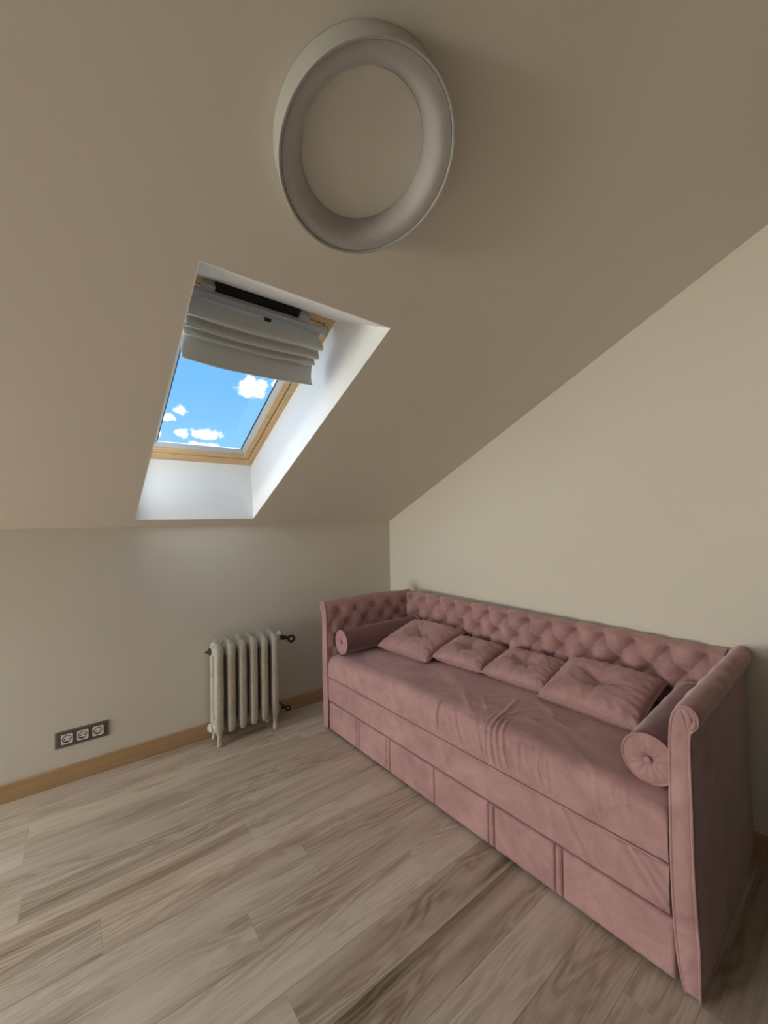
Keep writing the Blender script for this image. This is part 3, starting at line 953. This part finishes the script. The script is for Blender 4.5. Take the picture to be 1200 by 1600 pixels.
# close underneath and at both ends
fs = grid_faces(len(xs), np_)
base_i = len(v)
for x in (xs[0], xs[-1]): v.append((x, .716, .336))
fs += [tuple(list(range(np_)) + [base_i]), tuple(list(range((len(xs) - 1) * np_, len(xs) * np_)) + [base_i + 1]),
       tuple([k2 * np_ for k2 in range(len(xs))] + [base_i + 1, base_i])]
mat_o = put('mattress', mesh('mattress', v, fs, VEL, True), bed); autosmooth(mat_o, 60)
tube('piping', [(.052 + (1.890 - .052) * i / 60, .0005, .3355) for i in range(61)], .0032, VEL, mat_o, 8)

# ---- rail below the mattress
rp = [(.03, .189), (.008, .190), (.003, .196), (.002, .22), (.001, .26), (.002, .30), (.004, .326), (.010, .332), (.03, .333)]
path = resample(rp, .007)
xs = [.052 + (1.893 - .052) * i / 320 for i in range(321)]
v = []
rr = [((1.58, .325), (1.66, .205), .009, .008), ((1.76, .329), (1.872, .200), .009, .011), ((1.80, .329), (1.885, .225), .007, .009), ((1.83, .329), (1.89, .27), .006, .007), ((1.42, .325), (1.47, .25), .010, .004), ((1.52, .32), (1.55, .24), .012, .004)]
for x in xs:
    for y, z in path:
        d = noise.noise(Vector((x * 4, z * 9, 8))) * .002 * (1 if .2 < z < .32 else .3)
        if .195 < z < .329:
            for a_, b_, w, amp in rr:
                dd, tt = seg_dist(x, z, a_, b_); d += amp * math.exp(-(dd / w) ** 2)
        v.append((x, y - d, z))
np_ = len(path); base_i = len(v)
fs = grid_faces(len(xs), np_)
for x in (xs[0], xs[-1]): v += [(x, .70, .189), (x, .70, .333)]
fs += [tuple(list(range(np_)) + [base_i + 1, base_i]), tuple(list(range((len(xs) - 1) * np_, len(xs) * np_)) + [base_i + 3, base_i + 2]),
       tuple([k2 * np_ for k2 in range(len(xs))] + [base_i + 2, base_i]), tuple([k2 * np_ + np_ - 1 for k2 in range(len(xs))] + [base_i + 3, base_i + 1]), (base_i, base_i + 1, base_i + 3, base_i + 2)]
rail_o = put('bed_rail', mesh('bed_rail', v, fs, VEL, True), bed); autosmooth(rail_o, 60)

# ---- drawers: two fronts, each of three padded panels with narrow bands between
def padded(name, x0, x1, z0, z1, y0, bulge, parent, r=.008):
    nxp, nzp = 25, 15
    vv = []
    for i in range(nxp):
        a = i / (nxp - 1); a = .5 - .5 * math.cos(PI * a)
        for j in range(nzp):
            b = j / (nzp - 1); b = .5 - .5 * math.cos(PI * b)
            x = x0 + (x1 - x0) * a; z = z0 + (z1 - z0) * b
            ex = min(x - x0, x1 - x); ez = min(z - z0, z1 - z)
            hx = 1 - (1 - min(1, ex / r)) ** 2; hzz = 1 - (1 - min(1, ez / r)) ** 2
            h = bulge * math.sqrt(max(0, hx * hzz)) + noise.noise(Vector((x * 12, z * 12, 4))) * .0012 * hx * hzz
            vv.append((x, y0 - h, z))
    n0 = len(vv)
    bx = [(x0, y0 + .016, z0), (x0, y0 + .016, z1), (x1, y0 + .016, z1), (x1, y0 + .016, z0)]
    vv += bx
    ff = grid_faces(nxp, nzp)
    ff += [tuple(list(range(nzp)) + [n0 + 1, n0]), tuple(list(range((nxp - 1) * nzp, nxp * nzp)) + [n0 + 2, n0 + 3]),
           tuple([i * nzp for i in range(nxp)] + [n0 + 3, n0]), tuple([i * nzp + nzp - 1 for i in range(nxp)] + [n0 + 2, n0 + 1]), (n0, n0 + 1, n0 + 2, n0 + 3)]
    o = put(name, mesh(name, vv, ff, VEL, True), parent); return autosmooth(o, 60)
cuts = [.060, .379, .649, .966, 1.293, 1.574, 1.905]
Z0, Z1 = .016, .185
for dr in range(2):
    c = cuts[dr * 3:dr * 3 + 4]
    body = box('drawer', (c[0] + .004, .022, Z0 + .004), (c[3] - .004, .62, Z1 - .004), M['dark'], bed)
    for i in range(3):
        band = .026 if i < 2 else 0
        padded('padded_panel', c[i] + .0012, c[i + 1] - band - .0012, Z0, Z1, .010, .011, body)
        if band: padded('band', c[i + 1] - band, c[i + 1] - .0012, Z0, Z1, .010, .013, body, .012)

# ================================================================== BOLSTERS
def bolster(name, p0, p1, r, label, mat):
    """axis from the front end p0 to the back end p1 (daybed coordinates)"""
    Mb = Matrix.Translation(DB_LOC) @ Matrix.Rotation(DB_ROT[2], 4, 'Z')
    a, b = Mb @ Vector(p0), Mb @ Vector(p1)
    d = b - a; ln = d.length
    root = empty(name, a, (0, 0, 0))
    root.rotation_euler = d.to_track_quat('Z', 'Y').to_euler()
    tag(root, label, 'cushion', 'bolster cushions on the daybed')
    n = 64; rings = 46; vv = []
    for i in range(rings):
        t = i / (rings - 1)
        for j in range(n):
            an = 2 * PI * j / n
            w = noise.noise(Vector((math.cos(an) * 2, math.sin(an) * 2, t * 6 + p0[0] * 5))) * .0025
            edge = min(t, 1 - t) * ln
            rr_ = r * (1 - .05 * max(0, 1 - edge / .02) ** 2) + w
            vv.append((rr_ * math.cos(an), rr_ * math.sin(an), t * ln))
    body = put('bolster_body', mesh('bolster_body', vv, grid_faces(rings, n, True), mat, True), root)
    for z, sgn in ((0, -1), (ln, 1)):
        vv = []; nr = 14
        for i in range(nr):
            q = i / (nr - 1); rr_ = r * .955 * (1 - q) + .004 * q
            for j in range(n):
                an = 2 * PI * j / n
                pleat = (abs(math.sin(an * 6 + .4)) ** .6 - .5) * .006 * math.sin(PI * min(1, q * 1.05)) ** .7
                h = .010 * math.sin(PI * min(1, q * .92 + .06)) - .007 * q ** 3
                vv.append((rr_ * math.cos(an), rr_ * math.sin(an), z + sgn * (h + pleat)))
        cap = put('end_cap', mesh('end_cap', vv, grid_faces(nr, n, True) + [tuple(range((nr - 1) * n, nr * n))], VEL, True), root)
        bt = lathe('button', [(0, .0075), (.006, .0070), (.0105, .004), (.0115, 0), (.010, -.004), (0, -.004)], VEL, cap, 16, 2, (0, 0, z + sgn * .007), (0 if sgn > 0 else PI, 0, 0))
        tube('piping', [(r * .985 * math.cos(2 * PI * j / 48), r * .985 * math.sin(2 * PI * j / 48), z + sgn * .001) for j in range(48)], .0042, VEL, root, 8, True)
    return root
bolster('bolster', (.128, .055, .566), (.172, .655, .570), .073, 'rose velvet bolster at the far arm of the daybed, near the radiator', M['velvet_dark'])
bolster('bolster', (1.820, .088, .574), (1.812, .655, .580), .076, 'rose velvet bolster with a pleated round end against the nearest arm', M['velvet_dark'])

# ================================================================== CUSHIONS
def cushion(cx, cy, cz, W, D, T, yaw, pitch, roll, seed, label):
    Mb = Matrix.Translation(DB_LOC) @ Matrix.Rotation(DB_ROT[2], 4, 'Z')
    Ml = Matrix.Translation((cx, cy, cz)) @ Matrix.Rotation(yaw, 4, 'Z') @ Matrix.Rotation(pitch, 4, 'X') @ Matrix.Rotation(roll, 4, 'Y')
    root = empty('throw_cushion')
    root.matrix_world = Mb @ Ml
    tag(root, label, 'cushion', 'square cushions lying on the daybed')
    n = 61
    def outline(a, b):
        # corners pulled out, sides slightly drawn in
        k_ = .055
        x = a * W / 2 * (1 - k_ * (1 - b * b) * (.6 + .4 * abs(a)))
        y = b * D / 2 * (1 - k_ * (1 - a * a) * (.6 + .4 * abs(b)))
        return x, y
    def height(a, b, top):
        f = max(0, (1 - abs(a) ** 2.6)) * max(0, (1 - abs(b) ** 2.6))
        h = f ** .36
        r = math.hypot(a * .98, b)
        an = math.atan2(b, a)
        if top:
            pit = math.exp(-(r / .34) ** 1.6)
            h *= 1 - .62 * pit
            wr = 0
            for q in range(7):
                a0 = seed * 1.7 + q * 2 * PI / 7 + .35 * math.sin(q * 3.1 + seed)
                da = (an - a0 + PI) % (2 * PI) - PI
                wr += math.exp(-(da * max(r, .08) / .05) ** 2) * math.exp(-((r - .32) / .26) ** 2)
            h -= .17 * wr * f ** .3
            # the two long pulls from the button to the middle of the sides
            for sgn in (-1, 1):
                h -= .10 * math.exp(-((a - .05 * math.sin(b * 5 + seed)) / .035) ** 2) * (1 if b * sgn > 0 else 0) * math.exp(-((r - .45) / .35) ** 2) * (1 if sgn < 0 else .6)
        edge = min(1 - abs(a), 1 - abs(b))
        pk = noise.noise(Vector((a * 6 + seed, b * 6, 3 if top else 9))) * .07 * f ** .25
        if edge < .25: pk += .05 * math.sin((a if abs(b) > abs(a) else b) * 24 + seed) * math.sin(PI * edge / .25)
        return max(0, h + pk * (f > 0)) * T / 2
    vv, ids = [], {}
    for top in (1, 0):
        for i in range(n):
            for j in range(n):
                a = -1 + 2 * i / (n - 1); b = -1 + 2 * j / (n - 1)
                a = math.sin(a * PI / 2) * .5 + a * .5; b = math.sin(b * PI / 2) * .5 + b * .5
                rim = i in (0, n - 1) or j in (0, n - 1)
                if rim and not top: ids[(0, i, j)] = ids[(1, i, j)]; continue
                x, y = outline(a, b)
                z = 0 if rim else height(a, b, top) * (1 if top else -.92)
                ids[(top, i, j)] = len(vv); vv.append((x, y, z))
    fs = []
    for top in (1, 0):
        for i in range(n - 1):
            for j in range(n - 1):
                fs.append((ids[(top, i, j)], ids[(top, i + 1, j)], ids[(top, i + 1, j + 1)], ids[(top, i, j + 1)]))
    body = put('cushion_body', mesh('cushion_body', vv, fs, VEL, True), root)
    rim = [(i / 24 * 2 - 1, -1) for i in range(24)] + [(1, i / 24 * 2 - 1) for i in range(24)] + [(1 - i / 24 * 2, 1) for i in range(24)] + [(-1, 1 - i / 24 * 2) for i in range(24)]
    tube('piping', [(*outline(a, b), 0) for a, b in rim], .0050, VEL, root, 8, True)
    lathe('button', [(0, .0055), (.005, .005), (.009, .002), (.0095, 0), (0, -.004)], VEL, root, 12, 2, (0, 0, height(0, 0, 1) + .001))
    return root
cushion(.416, .475, .564, .418, .385, .135, .055, .24, 0, 1.0, 'square rose velvet cushion beside the far bolster')
cushion(.773, .520, .553, .325, .300, .115, .09, .15, .02, 2.3, 'small rose velvet cushion, second from the far bolster')
cushion(1.125, .530, .556, .345, .285, .120, .02, .18, -.01, 3.1, 'small rose velvet cushion, third from the far bolster')
cushion(1.502, .515, .573, .415, .345, .145, .00, .27, 0, 4.4, 'plump rose velvet cushion beside the near bolster')
